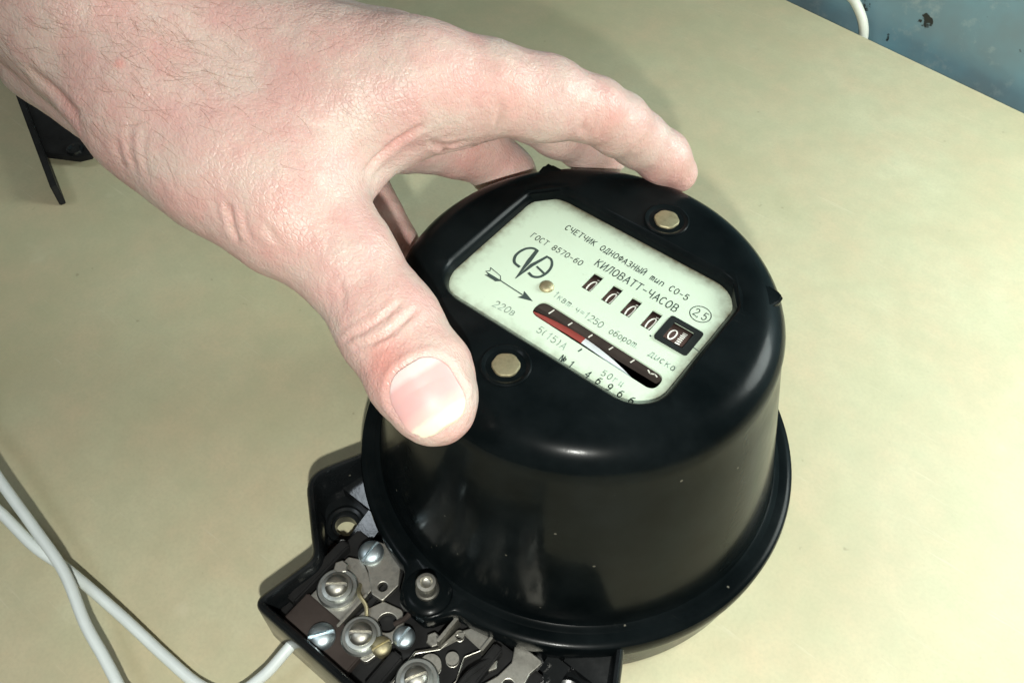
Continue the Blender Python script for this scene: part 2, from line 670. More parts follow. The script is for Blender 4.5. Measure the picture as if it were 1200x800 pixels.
# wedge ribs running from the window's upper corners out to the rim
for cx, cy in ((35.0, 21.5), (-33.6, 25.6)):
    d = np.array([cx, cy])-CT
    d /= np.linalg.norm(d)
    s = np.array([-d[1], d[0]])
    bm = bmesh.new()
    pl = [(33.0, -9.5, 90.30), (33.0, 9.5, 90.30), (43.4, 1.3, 89.7), (44.2, 0, 89.2), (43.4, -1.3, 89.7)]
    top = [bm.verts.new((*(CT+d*a+s*bb), z)) for a, bb, z in pl]
    bot = [bm.verts.new((*(CT+d*(a-1.0)+s*bb*1.5), 80.0)) for a, bb, z in pl]
    bm.faces.new(top); bm.faces.new(bot)
    for i in range(5):
        bm.faces.new((top[i], top[(i+1) % 5], bot[(i+1) % 5], bot[i]))
    bmesh.ops.bevel(bm, geom=[e for e in bm.edges if all(v.co.z > 85 for v in e.verts)], offset=0.7, segments=3, affect='EDGES')
    obj_from_bm('corner_rib', bm, M_COVER, cover, sharp=50)

# the two cover screws, sunk in round seats
for i, (x, y) in enumerate(((2.6, 25.4), (-0.7, -33.1))):
    bm = lathe([(5.5, H-0.3), (5.5, H+0.25), (5.2, H+0.42), (4.8, H+0.30), (4.3, H+0.04), (4.2, H-0.3)], 40, (x, y))
    obj_from_bm('screw_seat', bm, M_COVER, cover)
    tw = 0.35+i*0.3

    def hexf(t):
        a = (t-tw) % (math.pi/3)-math.pi/6
        return np.minimum(math.cos(math.pi/6)/np.cos(a)*1.10, 1.0)
    bm = loft([ring(r, z, 48, (x, y), hexf) for r, z in ((3.05, H-0.5), (3.05, H+0.3), (2.9, H+0.5), (2.6, H+0.56))])
    obj_from_bm('cover_screw', bm, M_BRASS, cover)

# sealing screw on the flange lug
lx, ly = -2.2, -62.3
bm = lathe([(6.6, 21.8), (6.2, 22.9), (5.2, 23.5), (4.2, 23.6), (3, 23.6)], 40, (lx, ly))
obj_from_bm('screw_boss', bm, M_COVER, cover)
bm = lathe([(3.0, 23.3), (3.0, 24.6), (2.6, 25.0), (2.55, 26.8), (2.75, 27.2), (2.75, 28.2), (2.4, 28.7), (1.6, 28.8), (1.2, 28.2), (0.8, 28.0)], 32, (lx, ly))
seal = obj_from_bm('seal_screw', bm, M_STEEL, cover)

# ---- nameplate with real openings
def rrect2(cx, cy, hx, hy, r, seg=6):
    return round_poly([(cx-hx, cy-hy), (cx+hx, cy-hy), (cx+hx, cy+hy), (cx-hx, cy+hy)], r, seg)


ZP = 87.25
slots = [(-1.25, 0.0), (4.4, -0.3), (9.9, -0.75), (15.5, -1.0)]
slot_h = [rrect2(x, y, 1.3, 2.85, 0.15, 2) for x, y in slots]
big_c = (22.7, -1.2)
stad = round_poly([(-7.2, -16.3), (26.3, -17.3), (26.3, -12.4), (-7.2, -11.4)], 2.35, 8)
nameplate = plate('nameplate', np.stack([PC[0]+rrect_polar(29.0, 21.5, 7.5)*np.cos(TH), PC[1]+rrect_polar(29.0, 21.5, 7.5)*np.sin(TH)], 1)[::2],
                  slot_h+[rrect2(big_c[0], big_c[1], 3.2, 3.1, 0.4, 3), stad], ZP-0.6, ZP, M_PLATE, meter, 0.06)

# dark well behind the openings
bm = box_bm(-9, 29, -22, 6, 70, 71)
obj_from_bm('register_back', bm, M_DARK, nameplate)


# ---- stroke lettering
def arc(cx, cy, rx, ry, a0, a1, n=10):
    return [(cx+rx*math.cos(math.radians(a0+(a1-a0)*k/n)), cy+ry*math.sin(math.radians(a0+(a1-a0)*k/n))) for k in range(n+1)]


O_ = [arc(.3, .5, .27, .5, 0, 360, 18)]
C_ = [arc(.3, .5, .27, .5, 50, 310, 14)]
G = {
 'О': O_, '0': O_, 'С': C_,
 'Ч': [[(.05, 1), (.05, .62), (.12, .48), (.3, .44), (.52, .5)], [(.52, 1), (.52, 0)]],
 'Е': [[(.52, 1), (.06, 1), (.06, 0), (.52, 0)], [(.06, .52), (.42, .52)]],
 'Т': [[(.02, 1), (.58, 1)], [(.3, 1), (.3, 0)]],
 'И': [[(.06, 1), (.06, 0), (.54, 1), (.54, 0)]],
 'Й': [[(.06, 1), (.06, 0), (.54, 1), (.54, 0)], [(.18, 1.22), (.3, 1.14), (.42, 1.22)]],
 'К': [[(.06, 1), (.06, 0)], [(.52, 1), (.06, .45)], [(.2, .6), (.54, 0)]],
 'Д': [[(.0, -.14), (.0, 0), (.6, 0), (.6, -.14)], [(.1, 0), (.24, 1), (.5, 1), (.5, 0)]],
 'Н': [[(.06, 1), (.06, 0)], [(.54, 1), (.54, 0)], [(.06, .5), (.54, .5)]],
 'Ф': [arc(.3, .55, .28, .30, 0, 360, 16), [(.3, 1.04), (.3, 0)]],
 'А': [[(.02, 0), (.3, 1), (.58, 0)], [(.12, .34), (.48, .34)]],
 'З': [arc(.26, .74, .24, .26, 140, -90, 9), arc(.26, .26, .28, .26, 90, -140, 9)],
 'Ы': [[(.04, 1), (.04, 0), (.28, 0), (.38, .12), (.38, .42), (.28, .54), (.04, .54)], [(.58, 1), (.58, 0)]],
 'Л': [[(.02, 0), (.12, .15), (.24, 1), (.54, 1), (.54, 0)]],
 'В': [[(.06, 0), (.06, 1), (.36, 1), (.48, .86), (.48, .66), (.36, .53), (.06, .53)], [(.36, .53), (.54, .4), (.54, .14), (.4, 0), (.06, 0)]],
 'Г': [[(.06, 0), (.06, 1), (.5, 1)]],
 'т': [[(.06, 0), (.06, .68)], [(.06, .6), (.16, .68), (.26, .66), (.3, .55), (.3, 0)], [(.3, .6), (.4, .68), (.5, .66), (.54, .55), (.54, 0)]],
 'и': [[(.06, .68), (.06, .1), (.14, 0), (.3, .06), (.5, .5)], [(.5, .68), (.5, 0)]],
 'п': [[(.06, 0), (.06, .68)], [(.06, .56), (.2, .68), (.4, .68), (.5, .55), (.5, 0)]],
 'к': [[(.06, .68), (.06, 0)], [(.46, .68), (.06, .3)], [(.2, .42), (.48, 0)]],
 'в': [[(.06, 0), (.06, .68), (.32, .68), (.42, .58), (.42, .46), (.32, .37), (.06, .37)], [(.32, .37), (.47, .28), (.47, .1), (.34, 0), (.06, 0)]],
 'ч': [[(.06, .68), (.06, .42), (.2, .3), (.46, .36)], [(.46, .68), (.46, 0)]],
 'о': [arc(.26, .34, .22, .34, 0, 360, 14)],
 'б': [arc(.26, .3, .22, .3, 0, 360, 14), [(.04, .3), (.06, .7), (.2, .95), (.45, 1.0)]],
 'р': [[(.06, .68), (.06, -.3)], arc(.26, .34, .21, .34, 0, 360, 14)],
 'д': [[(.0, -.16), (.0, 0), (.56, 0), (.56, -.16)], [(.08, 0), (.2, .68), (.46, .68), (.46, 0)]],
 'с': [arc(.27, .34, .22, .34, 50, 310, 10)],
 'а': [arc(.24, .32, .2, .33, 0, 360, 14), [(.46, .68), (.46, 0)]],
 'г': [[(.06, 0), (.06, .68), (.42, .68)]],
 'ц': [[(.06, .68), (.06, 0), (.5, 0), (.5, -.2)], [(.42, .68), (.42, 0)]],
 '1': [[(.12, .78), (.32, 1), (.32, 0)]],
 '2': [arc(.29, .72, .24, .28, 165, -35, 9)+[(.04, 0), (.56, 0)]],
 '4': [[(.42, 0), (.42, 1), (.02, .3), (.58, .3)]],
 '5': [[(.5, 1), (.12, 1), (.08, .56)]+arc(.28, .32, .26, .32, 120, -150, 10)],
 '6': [arc(.3, .3, .25, .3, 0, 360, 14), [(.05, .3), (.08, .65), (.24, .92), (.48, 1)]],
 '7': [[(.04, 1), (.54, 1), (.22, 0)]],
 '8': [arc(.3, .75, .22, .25, 0, 360, 14), arc(.3, .26, .26, .26, 0, 360, 14)],
 '9': [arc(.3, .7, .25, .3, 0, 360, 14), [(.55, .7), (.52, .35), (.36, .08), (.12, 0)]],
 '-': [[(.08, .46), (.5, .46)]],
 '=': [[(.06, .36), (.5, .36)], [(.06, .6), (.5, .6)]],
 '.': [[(.12, 0), (.16, .05)]],
 '·': [[(.14, .34), (.18, .38)]],
 ',': [[(.16, .06), (.1, -.14)]],
 '(': [arc(.45, .5, .3, .62, 130, 230, 8)],
 ')': [arc(.05, .5, .3, .62, -50, 50, 8)],
 '№': [[(.02, 0), (.02, 1), (.4, 0), (.4, 1)], arc(.62, .55, .14, .2, 0, 360, 10), [(.48, .2), (.76, .2)]],
}


def strokes_bm(lines, w, zf, th=0.05, bm=None):
    """round-jointed flat strokes: lines are lists of 2D points in mm"""
    bm = bm or bmesh.new()
    for L in lines:
        P = [np.array(p, float) for p in L]
        for a, b_ in zip(P[:-1], P[1:]):
            d = b_-a
            l = np.linalg.norm(d)
            if l < 1e-6:
                continue
            d /= l
            n_ = np.array([-d[1], d[0]])*w/2
            e = d*w*0.35
            vs = [a-e-n_, b_+e-n_, b_+e+n_, a-e+n_]
            f = [bm.verts.new((p[0], p[1], zf(p)+th)) for p in vs]
            bm.faces.new(f)
    return bm


def text_lines(txt, x, y, h, adv, slant=0.0, wscale=1.0):
    out = []
    for ch in txt:
        if ch != ' ':
            for st_ in G[ch]:
                out.append([(x+px*h*wscale+py*h*slant, y+py*h) for px, py in st_])
        x += adv
    return out


def flat(p):
    return ZP


def fit_text(txt, x0, x1, y0, y1, h, w=0.22, mat=None, wscale=1.0, slant=0.0):
    n_ = len(txt)
    adv = (x1-x0-0.55*h*wscale)/(n_-1)
    L = text_lines(txt, x0, y0, h, adv, slant, wscale)
    sl = (y1-y0)/(x1-x0)
    L = [[(px, py+(px-x0)*sl) for px, py in st_] for st_ in L]
    bm = strokes_bm(L, w, flat, 0.05)
    return obj_from_bm('lettering', bm, mat or M_INK, nameplate)


fit_text('СЧЕТЧИК ОДНОФАЗНЫЙ тип СО-5', -16.5, 18.6, 10.0, 8.8, 1.75, 0.22, None, 0.95)
fit_text('КИЛОВАТТ-ЧАСОВ', -4.1, 18.4, 4.75, 4.2, 2.25, 0.26, None, 0.95)
fit_text('ГОСТ 8570-60', -21.4, -6.5, 2.6, 2.4, 1.65, 0.2, None, 0.95)
fit_text('1квт·ч=1250', -6.0, 7.9, -9.2, -10.2, 1.75, 0.19, M_INK2, 1.0)
fit_text('оборот.', 10.0, 17.9, -10.2, -10.0, 1.75, 0.19, M_INK2, 1.0)
fit_text('диска', 20.3, 26.9, -9.9, -10.2, 1.85, 0.2, M_INK2, 1.0)
fit_text('220в', -14.9, -9.4, -20.2, -19.6, 1.9, 0.18, M_INK2, 1.0)
fit_text('5(15)А', -2.7, 5.0, -19.9, -20.3, 1.9, 0.18, M_INK2, 1.0)
fit_text('50гц', 15.1, 20.4, -20.7, -20.4, 1.55, 0.18, M_INK2, 1.0)
fit_text('№1', 5.9, 9.2, -23.0, -23.1, 1.6, 0.24, M_INK, 1.0)
fit_text('46966', 12.6, 24.4, -23.15, -22.9, 1.75, 0.24, M_INK, 0.95)
fit_text('2,5', 21.8, 24.9, 6.2, 6.2, 2.2, 0.22, M_INK, 0.8)
bm = strokes_bm([[(p[0], p[1]) for p in arc(23.3, 7.3, 2.45, 2.3, 0, 360, 32)]], 0.22, flat)
obj_from_bm('class_ring', bm, M_INK, nameplate)
bm = strokes_bm([[(26.9, -1.9), (28.3, -2.1)]], 0.25, flat)
bm = strokes_bm([[(17.7, -5.0), (17.9, -5.1)], [(7.9, -18.5), (8.1, -17.6)]], 0.35, flat, 0.05, bm)
obj_from_bm('index_mark', bm, M_INK, nameplate)


# maker's emblem: an open ring, a sharp V and a reversed ring
def ribbon(pts, ws, z):
    bm = bmesh.new()
    P = np.array(pts, float)
    T = np.gradient(P, axis=0); T /= np.linalg.norm(T, axis=1)[:, None]
    Nn = np.stack([-T[:, 1], T[:, 0]], 1)
    a = [bm.verts.new((*(p+n_*w/2), z)) for p, n_, w in zip(P, Nn, ws)]
    b_ = [bm.verts.new((*(p-n_*w/2), z)) for p, n_, w in zip(P, Nn, ws)]
    for i in range(len(P)-1):
        bm.faces.new((a[i], a[i+1], b_[i+1], b_[i]))
    return bm


pc = smooth_path([(-17.2, -6.9), (-19.2, -6.4), (-20.3, -4.3), (-19.9, -1.6), (-18.6, -0.1), (-17.1, 0.0)], 6)
obj_from_bm('emblem', ribbon(pc, np.linspace(0.75, 0.62, len(pc)), ZP+0.05), M_INK, nameplate)
obj_from_bm('emblem', ribbon([(-17.3, 0.15), (-16.7, -4.0), (-15.8, -10.4)], [0.9, 1.1, 0.15], ZP+0.055), M_INK, nameplate)
obj_from_bm('emblem', ribbon([(-15.8, -10.4), (-15.4, -4.6), (-14.2, -0.1)], [0.15, 0.95, 0.62], ZP+0.06), M_INK, nameplate)
pe = smooth_path([(-14.5, -0.2), (-12.9, -0.3), (-11.6, -1.9), (-11.2, -4.2), (-11.7, -6.3), (-13.0, -7.3), (-14.6, -7.0)], 6)
obj_from_bm('emblem', ribbon(pe, np.linspace(0.6, 0.75, len(pe)), ZP+0.05), M_INK, nameplate)
obj_from_bm('emblem', ribbon([(-14.3, -4.2), (-11.6, -4.9)], [0.55, 0.6], ZP+0.065), M_INK, nameplate)
# arrow
bm = bmesh.new()
for poly in ([(-11.9, -12.1), (-8.4, -13.35), (-11.9, -14.6), (-11.3, -13.35)], [(-22.6, -12.9), (-18.9, -12.9), (-18.0, -13.1), (-19.0, -13.95), (-22.2, -13.9), (-21.5, -13.4)]):
    bm.faces.new([bm.verts.new((p[0], p[1], ZP+0.05)) for p in poly])
strokes_bm([[(-18.6, -13.0), (-11.5, -13.3)]], 0.3, flat, 0.055, bm)
strokes_bm([[(-22.6, -12.9), (-21.9, -12.2), (-22.4, -11.3), (-19.0, -11.9), (-18.0, -13.05), (-19.0, -13.95)]], 0.2, flat, 0.06, bm)
obj_from_bm('direction_arrow', bm, M_INK, nameplate)
# little brass screw on the plate
bm = lathe([(1.75, ZP-0.1), (1.75, ZP+0.2), (1.5, ZP+0.6), (0.95, ZP+0.85), (0.4, ZP+0.93)], 24, (-8.6, -7.9))
obj_from_bm('plate_screw', bm, M_BRASS, nameplate)

# counter drums
def drum(cx, cy, hw, rad, zt):
    bm = bmesh.new()
    n_ = 40
    vs = [[bm.verts.new((cx+sx*hw, cy+rad*math.sin(2*math.pi*k/n_), zt-rad+rad*math.cos(2*math.pi*k/n_))) for k in range(n_)] for sx in (-1, 1)]
    for k in range(n_):
        bm.faces.new((vs[0][k], vs[0][(k+1) % n_], vs[1][(k+1) % n_], vs[1][k]))
    bm.faces.new(vs[0]); bm.faces.new(vs[1])
    return obj_from_bm('number_drum', bm, M_DRUM, nameplate)


for i, (x, y) in enumerate(slots):
    zt, rad = ZP-0.9, 7.0
    dm = drum(x, y, 2.2, rad, zt)
    zf = (lambda yy, zt=zt, rad=rad, y=y: zt-rad+math.sqrt(max(rad*rad-(yy-y)**2, 0)))
    L = text_lines('0', x-0.62, y-2.6+0.1*i, 3.9, 0, 0.05, 0.62)
    L += [[(x+0.2, y+2.2), (x+0.9, y+2.3)]]
    bm = strokes_bm(L, 0.36, lambda p: zf(p[1]), 0.06)
    obj_from_bm('digit', bm, M_WHITE, nameplate)
fr_ = plate('drum_window', rrect2(big_c[0], big_c[1], 4.25, 4.0, 0.9, 5), [rrect2(big_c[0]-0.1, big_c[1], 2.55, 2.75, 0.2, 2)], ZP+0.03, ZP+0.45, M_DARK, nameplate, 0.08)
zt, rad = ZP-0.4, 7.0
drum(big_c[0], big_c[1], 3.0, rad, zt)
zf2 = (lambda p: zt-rad+math.sqrt(max(rad*rad-(p[1]-big_c[1])**2, 0)))
L = text_lines('0', big_c[0]-2.25, big_c[1]-1.55, 2.9, 0, 0.03, 0.95)
for k in range(7):
    yy = big_c[1]-1.6+k*0.58
    L.append([(big_c[0]+0.25+0.1*(k % 2), yy), (big_c[0]+1.15, yy+0.1)])
obj_from_bm('digit', strokes_bm(L, 0.34, zf2, 0.06), M_WHITE, nameplate)

# rotor disc behind the long slot: rim bright, part of it red
dc, dR = np.array([3.5, -69.0]), 55.6
zd = ZP-1.7


def sector(r0, r1, a0, a1, z0, z1, n_=60):
    bm = bmesh.new()
    vs = []
    for k in range(n_+1):
        a = math.radians(a0+(a1-a0)*k/n_)
        d = np.array([math.cos(a), math.sin(a)])
        vs.append([bm.verts.new((*(dc+d*r), z)) for r, z in ((r0, z0), (r1, z0), (r1, z1), (r0, z1))])
    for A_, B_ in zip(vs[:-1], vs[1:]):
        for i in range(4):
            bm.faces.new((A_[i], A_[(i+1) % 4], B_[(i+1) % 4], B_[i]))
    bm.faces.new(vs[0]); bm.faces.new(vs[-1])
    return bm


disc = obj_from_bm('rotor_disc', sector(42, dR-1.3, 63, 108, zd-0.9, zd-0.25), M_DARK, nameplate)
obj_from_bm('disc_rim', sector(dR-1.5, dR, 63, 87.0, zd-1.0, zd), M_DISC, nameplate)
obj_from_bm('red_mark', sector(dR-1.6, dR, 87.0, 105, zd-1.0, zd+0.05), M_RED, nameplate)
bm = box_bm(-9, 28.5, -13.3, -11.0, zd-1.2, zd+0.7, 0.1)
scale_ = obj_from_bm('disc_scale', bm, M_BROWN, nameplate)
L = [[(-3.9, -13.2), (-3.6, -11.7)]]+[[(x, -13.2), (x+0.25, -12.2)] for x in (1.5, 7.0, 12.5, 18.1)]
L += [[(22.2, -12.6), (23.0, -13.1)], [(23.0, -13.1), (23.9, -12.6), (24.6, -12.9)]]
obj_from_bm('scale_mark', strokes_bm(L, 0.32, lambda p: zd+0.7, 0.05), M_WHITE, nameplate)

# ---- base housing with the open terminal box
half = [(44.6, -41.0, 2.0), (52.8, -57.6, 8.0), (32.9, -73.4, 4.0), (36.3, -92.0, 3.2)]
outer = [(-36.5, -30, 0.5)]+[(-x, y, r) for x, y, r in half]+[(x, y, r) for x, y, r in half[::-1]]+[(36.5, -30, 0.5)]
outl = round_poly(outer, 3, 7)


def inset(P, d):
    P = np.array(P)
    out = []
    n_ = len(P)
    for i in range(n_):
        t = P[(i+1) % n_]-P[i-1]
        t /= np.linalg.norm(t)
        out.append(P[i]+d*np.array([-t[1], t[0]]))
    return np.array(out)


def poly_ring(P, z):
    return np.column_stack([P, np.full(len(P), float(z))])


prof = [(0.9, 0.0), (0.2, 0.5), (0.0, 1.4), (0.0, 19.6), (0.35, 20.7), (1.1, 21.2), (1.9, 20.9), (2.4, 20.0), (2.9, 3.2)]
bm = loft([poly_ring(inset(outl, d), z) for d, z in prof], close_ends=False)
base = obj_from_bm('base_housing', bm, M_BASE, meter, sharp=40)
bm = lathe([(59.2, 0.3), (60.1, 1.2), (60.6, 15.45), (57, 15.5)], 128)
obj_from_bm('round_base', bm, M_BASE, meter)
flr = inset(outl, 2.0)
obj = plate('box_floor', flr, [circle2(-39.4, -57.6, 3.4, 24, 0.85), circle2(39.4, -57.6, 3.4, 24, 0.85)], 1.0, 5.0, M_BASE, base, 0.3)
# raised collars round the fixing holes and the step across each ear, its slope added to mirror the ceiling lamp
for sx in (-1, 1):
    ps = lathe([(6.0, 4.9), (5.7, 6.2), (5.0, 6.6), (4.2, 6.3), (3.9, 4.9)], 32, (sx*39.4, -57.6), False)
    obj_from_bm('hole_collar', ps, M_BASE, base)
    x0, x1 = sorted((sx*36.0, sx*47.0))
    xs = sorted((sx*33.5, sx*48.5))
    bm = bmesh.new()
    va = [bm.verts.new(q) for q in ((sx*33.5, -42.0, 12.9), (sx*43.2, -42.0, 12.9), (sx*47.0, -50.9, 9.6), (sx*33.5, -50.9, 9.6), (sx*33.5, -42.0, 4.8), (sx*43.2, -42.0, 4.8), (sx*47.0, -50.9, 4.8), (sx*33.5, -50.9, 4.8))]
    for q in ((0, 1, 2, 3), (4, 5, 6, 7), (0, 1, 5, 4), (1, 2, 6, 5), (2, 3, 7, 6), (3, 0, 4, 7)):
        bm.faces.new([va[i] for i in q])
    obj_from_bm('ear_slope', bm, M_GLOSS, base)
    xs = sorted((sx*29.5, sx*35.8))
    bm = bmesh.new()
    va = [bm.verts.new(q) for q in ((xs[0], -51.2, 9.3), (xs[1], -51.2, 9.3), (xs[1], -60.5, 5.9), (xs[0], -60.5, 5.9), (xs[0], -51.2, 4.8), (xs[1], -51.2, 4.8), (xs[1], -60.5, 4.8), (xs[0], -60.5, 4.8))]
    for q in ((0, 1, 2, 3), (4, 5, 6, 7), (0, 1, 5, 4), (1, 2, 6, 5), (2, 3, 7, 6), (3, 0, 4, 7)):
        bm.faces.new([va[i] for i in q])
    obj_from_bm('ear_slope', bm, M_GLOSS, base)

# terminal block and its metal work
bb = bmesh.new()
box_bm(-32.6, 32.6, -88.6, -58, 4.9, 12.6, 0.5, 2, bb)
box_bm(-0.6, 2.6, -88.4, -77.5, 12.0, 17.5, 0.5, 2, bb)
box_bm(-15.3, -13.9, -78.0, -61.5, 12.0, 14.6, 0.3, 2, bb)
box_bm(18.0, 20.8, -88.4, -60.0, 12.0, 16.5, 0.5, 2, bb)
box_bm(-32.4, -29.4, -84.5, -64.0, 12.0, 16.5, 0.5, 2, bb)
block = obj_from_bm('terminal_block', bb, M_BLOCK, meter)

bm = bmesh.new()
obj_from_bm('clamp_bar', box_bm(-29.0, -6.4, -89.0, -80.2, 12.4, 15.6, 0.4, 2, bm), M_BROWN, meter)

plate('terminal_plate', round_poly([(-28.2, -82), (-16.3, -81.5), (-16.5, -69.0), (-20.5, -66.3), (-24.4, -64.5), (-28.0, -66.3)], 0.7), [], 13.2, 14.9, M_STEEL, meter, 0.22)
plate('terminal_plate', round_poly([(-20.8, -66.0), (-15.4, -70.2), (-11.9, -69.8), (-11.5, -64.0), (-14.3, -60.2), (-20.0, -56.9), (-25.6, -58.6), (-26.2, -63.5)], 0.9),
      [circle2(-14.5, -66.9, 1.25)], 14.0, 15.9, M_STEEL, meter, 0.25)
plate('terminal_plate', round_poly([(-15.0, -84), (-4.5, -84), (-2.6, -76), (-3.2, -71.0), (-6.4, -68.0), (-12.0, -69.4), (-14.2, -74.2)], 1.6), [circle2(-7.3, -73.0, 2.55)], 13.2, 14.9, M_STEEL, meter, 0.22)
plate('terminal_plate', round_poly([(3.6, -84), (15.3, -84), (16.4, -73.2), (14.2, -67.6), (16.6, -63.4), (17.2, -58.2), (11.8, -59.0), (8.2, -64.2), (7.4, -69.4), (3.2, -74.0)], 0.9),
      [circle2(11.9, -69.6, 1.45), circle2(9.5, -63.9, 0.95), circle2(8.6, -74.2, 2.5)], 13.4, 15.3, M_STEEL, meter, 0.25)
plate('terminal_plate', round_poly([(21.4, -84), (32.4, -84), (32.0, -72.0), (30.2, -64.6), (29.6, -60.4), (30.5, -56.0), (21.6, -56.0), (24.2, -61.0), (23.5, -65.8), (20.8, -72)], 0.9),
      [circle2(27.0, -66.0, 1.5), circle2(26.0, -75.0, 2.5)], 13.4, 15.3, M_STEEL, meter, 0.25)
# upright tabs of the plates
obj_from_bm('plate_tab', box_bm(6.6, 7.5, -69.5, -61.0, 12.5, 19.0, 0.2), M_STEEL, meter)
obj_from_bm('plate_tab', box_bm(16.3, 17.1, -64.0, -59.0, 13.0, 17.2, 0.2), M_STEEL, meter)
obj_from_bm('plate_tab', box_bm(-16.6, -15.8, -82.0, -71.0, 12.8, 16.6, 0.2), M_STEEL, meter)


def screw_mesh(r, dome, slot_w, ang, name):
    """pan-headed screw with a slot cut through its dome"""
    prof_ = [(r*0.95, -0.8), (r, 0.0), (r, 0.45), (r*0.93, 0.45+dome*0.35), (r*0.75, 0.45+dome*0.7), (r*0.45, 0.45+dome*0.93), (r*0.15, 0.45+dome)]
    bm = lathe(prof_, 36)
    bmesh.ops.recalc_face_normals(bm, faces=bm.faces)
    me = bpy.data.meshes.new(name)
    for v_ in bm.verts:
        v_.co *= S
    bm.to_mesh(me); bm.free()
    o = bpy.data.objects.new(name, me); col.objects.link(o)
    cb_ = box_bm(-r*1.3, r*1.3, -slot_w/2, slot_w/2, 0.45+dome-max(0.7, dome*0.75), 6)
    bmesh.ops.recalc_face_normals(cb_, faces=cb_.faces)
    mc = bpy.data.meshes.new('cut')
    for v_ in cb_.verts:
        v_.co *= S
    cb_.to_mesh(mc); cb_.free()
    c_ = bpy.data.objects.new('cut', mc); col.objects.link(c_)
    c_.rotation_euler.z = math.radians(ang)
    md = o.modifiers.new('b', 'BOOLEAN'); md.operation = 'DIFFERENCE'; md.object = c_; md.solver = 'EXACT'
    dg = bpy.context.evaluated_depsgraph_get()
    res = bpy.data.meshes.new_from_object(o.evaluated_get(dg))
    bpy.data.objects.remove(o); bpy.data.objects.remove(c_)
    res.name = name
    return res


def screw(name, x, y, z, r, dome, slot_w, ang, mat):
    me = screw_mesh(r, dome, slot_w, ang, name)
    finish(me, mat, 40)
    o = link(bpy.data.objects.new(name, me), meter)
    o.location = (x*S, y*S, z*S)
    return o


for x, y, r, ang in ((-23.6, -74.6, 5.5, 40), (-9.8, -79.8, 5.3, 38), (8.6, -79.2, 5.5, 60), (26.3, -80.5, 5.5, 60)):
    obj_from_bm('washer', lathe([(r-0.3, 14.7), (r, 15.0), (r, 15.9), (r-0.4, 16.3), (r-1.3, 16.3), (2.4, 16.2)], 40, (x, y)), M_WASHER, meter)
    obj_from_bm('washer', lathe([(3.9, 16.0), (4.1, 16.3), (4.0, 17.0), (3.3, 17.2), (2.2, 17.2)], 36, (x, y)), M_WASHER, meter)
    screw('terminal_screw', x, y, 17.2, 3.0, 1.5, 0.95, ang, M_STEEL)
screw('clamp_screw', -17.6, -86.2, 15.7, 3.6, 2.0, 1.0, 55, M_ZINC)
screw('clamp_screw', -23.4, -62.0, 15.9, 3.5, 1.6, 0.8, 95, M_ZINC)
screw('clamp_screw', -1.1, -73.3, 15.5, 2.9, 1.2, 0.8, 98, M_ZINC)
screw('brass_screw', -3.9, -78.6, 15.9, 2.6, 1.1, 0.7, 70, M_BRASS)
bm = lathe([(2.0, 12), (2.0, 16.2)], 20, (-3.9, -78.6))
obj_from_bm('brass_screw', bm, M_BRASS, meter)

# small leads and lugs crowding the terminal box
for pts, r_w, m_ in (([(-5.5, -72.0, 14.8), (-3.5, -69.0, 17.5), (-5.0, -65.0, 17.0), (-9.0, -61.0, 14.0)], 0.7, M_BROWN),
                     ([(12.5, -80.0, 15.5), (17.6, -77.0, 17.2), (18.2, -70.0, 17.8), (20.5, -61.0, 14.5)], 0.8, M_BLOCK),
                     ([(-20.0, -70.0, 14.8), (-17.5, -72.5, 17.0), (-14.2, -73.5, 16.2), (-11.8, -76.0, 15.0)], 0.55, M_BRASS)):
    obj_from_bm('inner_lead', tube_bm(smooth_path(pts, 6), r_w, 8), m_, meter)
for x, y, z in ((4.9, -68.8, 13.4), (20.0, -64.4, 13.0), (-26.9, -70.0, 14.9)):
    obj_from_bm('hex_nut', lathe([(1.9, z), (2.0, z+0.2), (2.0, z+1.4), (1.7, z+1.6), (0.9, z+1.6)], 6, (x, y)), M_STEEL, meter, sharp=20)

# ------------------------------------------------------------------ wires
wa = smooth_path([(-260.0, -62.0, 34.0), (-172.1, -102.6, 22.0), (-141.4, -107.9, 20.0), (-119.5, -111.6, 18.0), (-100.9, -114.0, 16.0), (-84.5, -116.4, 14.5), (-69.4, -121.3, 12.5), (-59.1, -123.6, 11.0), (-50.6, -125.8, 9.5), (-40.7, -128.9, 7.5), (-6.0, -150.0, 4.0), (40.0, -166.0, 1.75), (90.0, -190.0, 1.75)], 8)
o = obj_from_bm('wire', tube_bm(wa, 1.5, 12), M_WIRE)
tag(o, 'white wire crossing over the other and running along the table past the meter', 'wire', 'white wires on the table')
wb = smooth_path([(-250.0, -112.0, 30.0), (-140.3, -121.6, 20.0), (-125.7, -118.3, 18.0), (-113.1, -117.1, 15.0), (-98.9, -117.1, 12.0), (-87.7, -115.4, 9.0), (-68.3, -114.2, 6.0), (-50.1, -113.7, 4.0), (-37.6, -112.8, 3.5), (-29.2, -109.3, 4.0), (-25.7, -101.4, 6.2), (-24.9, -93.6, 8.4), (-24.9, -90.5, 9.0), (-24.9, -86.0, 9.2)], 8)
o = obj_from_bm('wire', tube_bm(wb, 1.5, 12), M_WIRE)
tag(o, 'white wire looping up from the table into the meter terminal box', 'wire', 'white wires on the table')

# ------------------------------------------------------------------ black bracket under the wrist
bk = empty('bracket', (-245, -12, 0))
tag(bk, 'small black bracket with a thin upright edge lying on the table under the wrist', 'bracket')
p0, p1 = np.array([-330.0, 14.5]), np.array([-224.5, -27.6])
d = (p1-p0)/np.linalg.norm(p1-p0)
s = np.array([-d[1], d[0]])


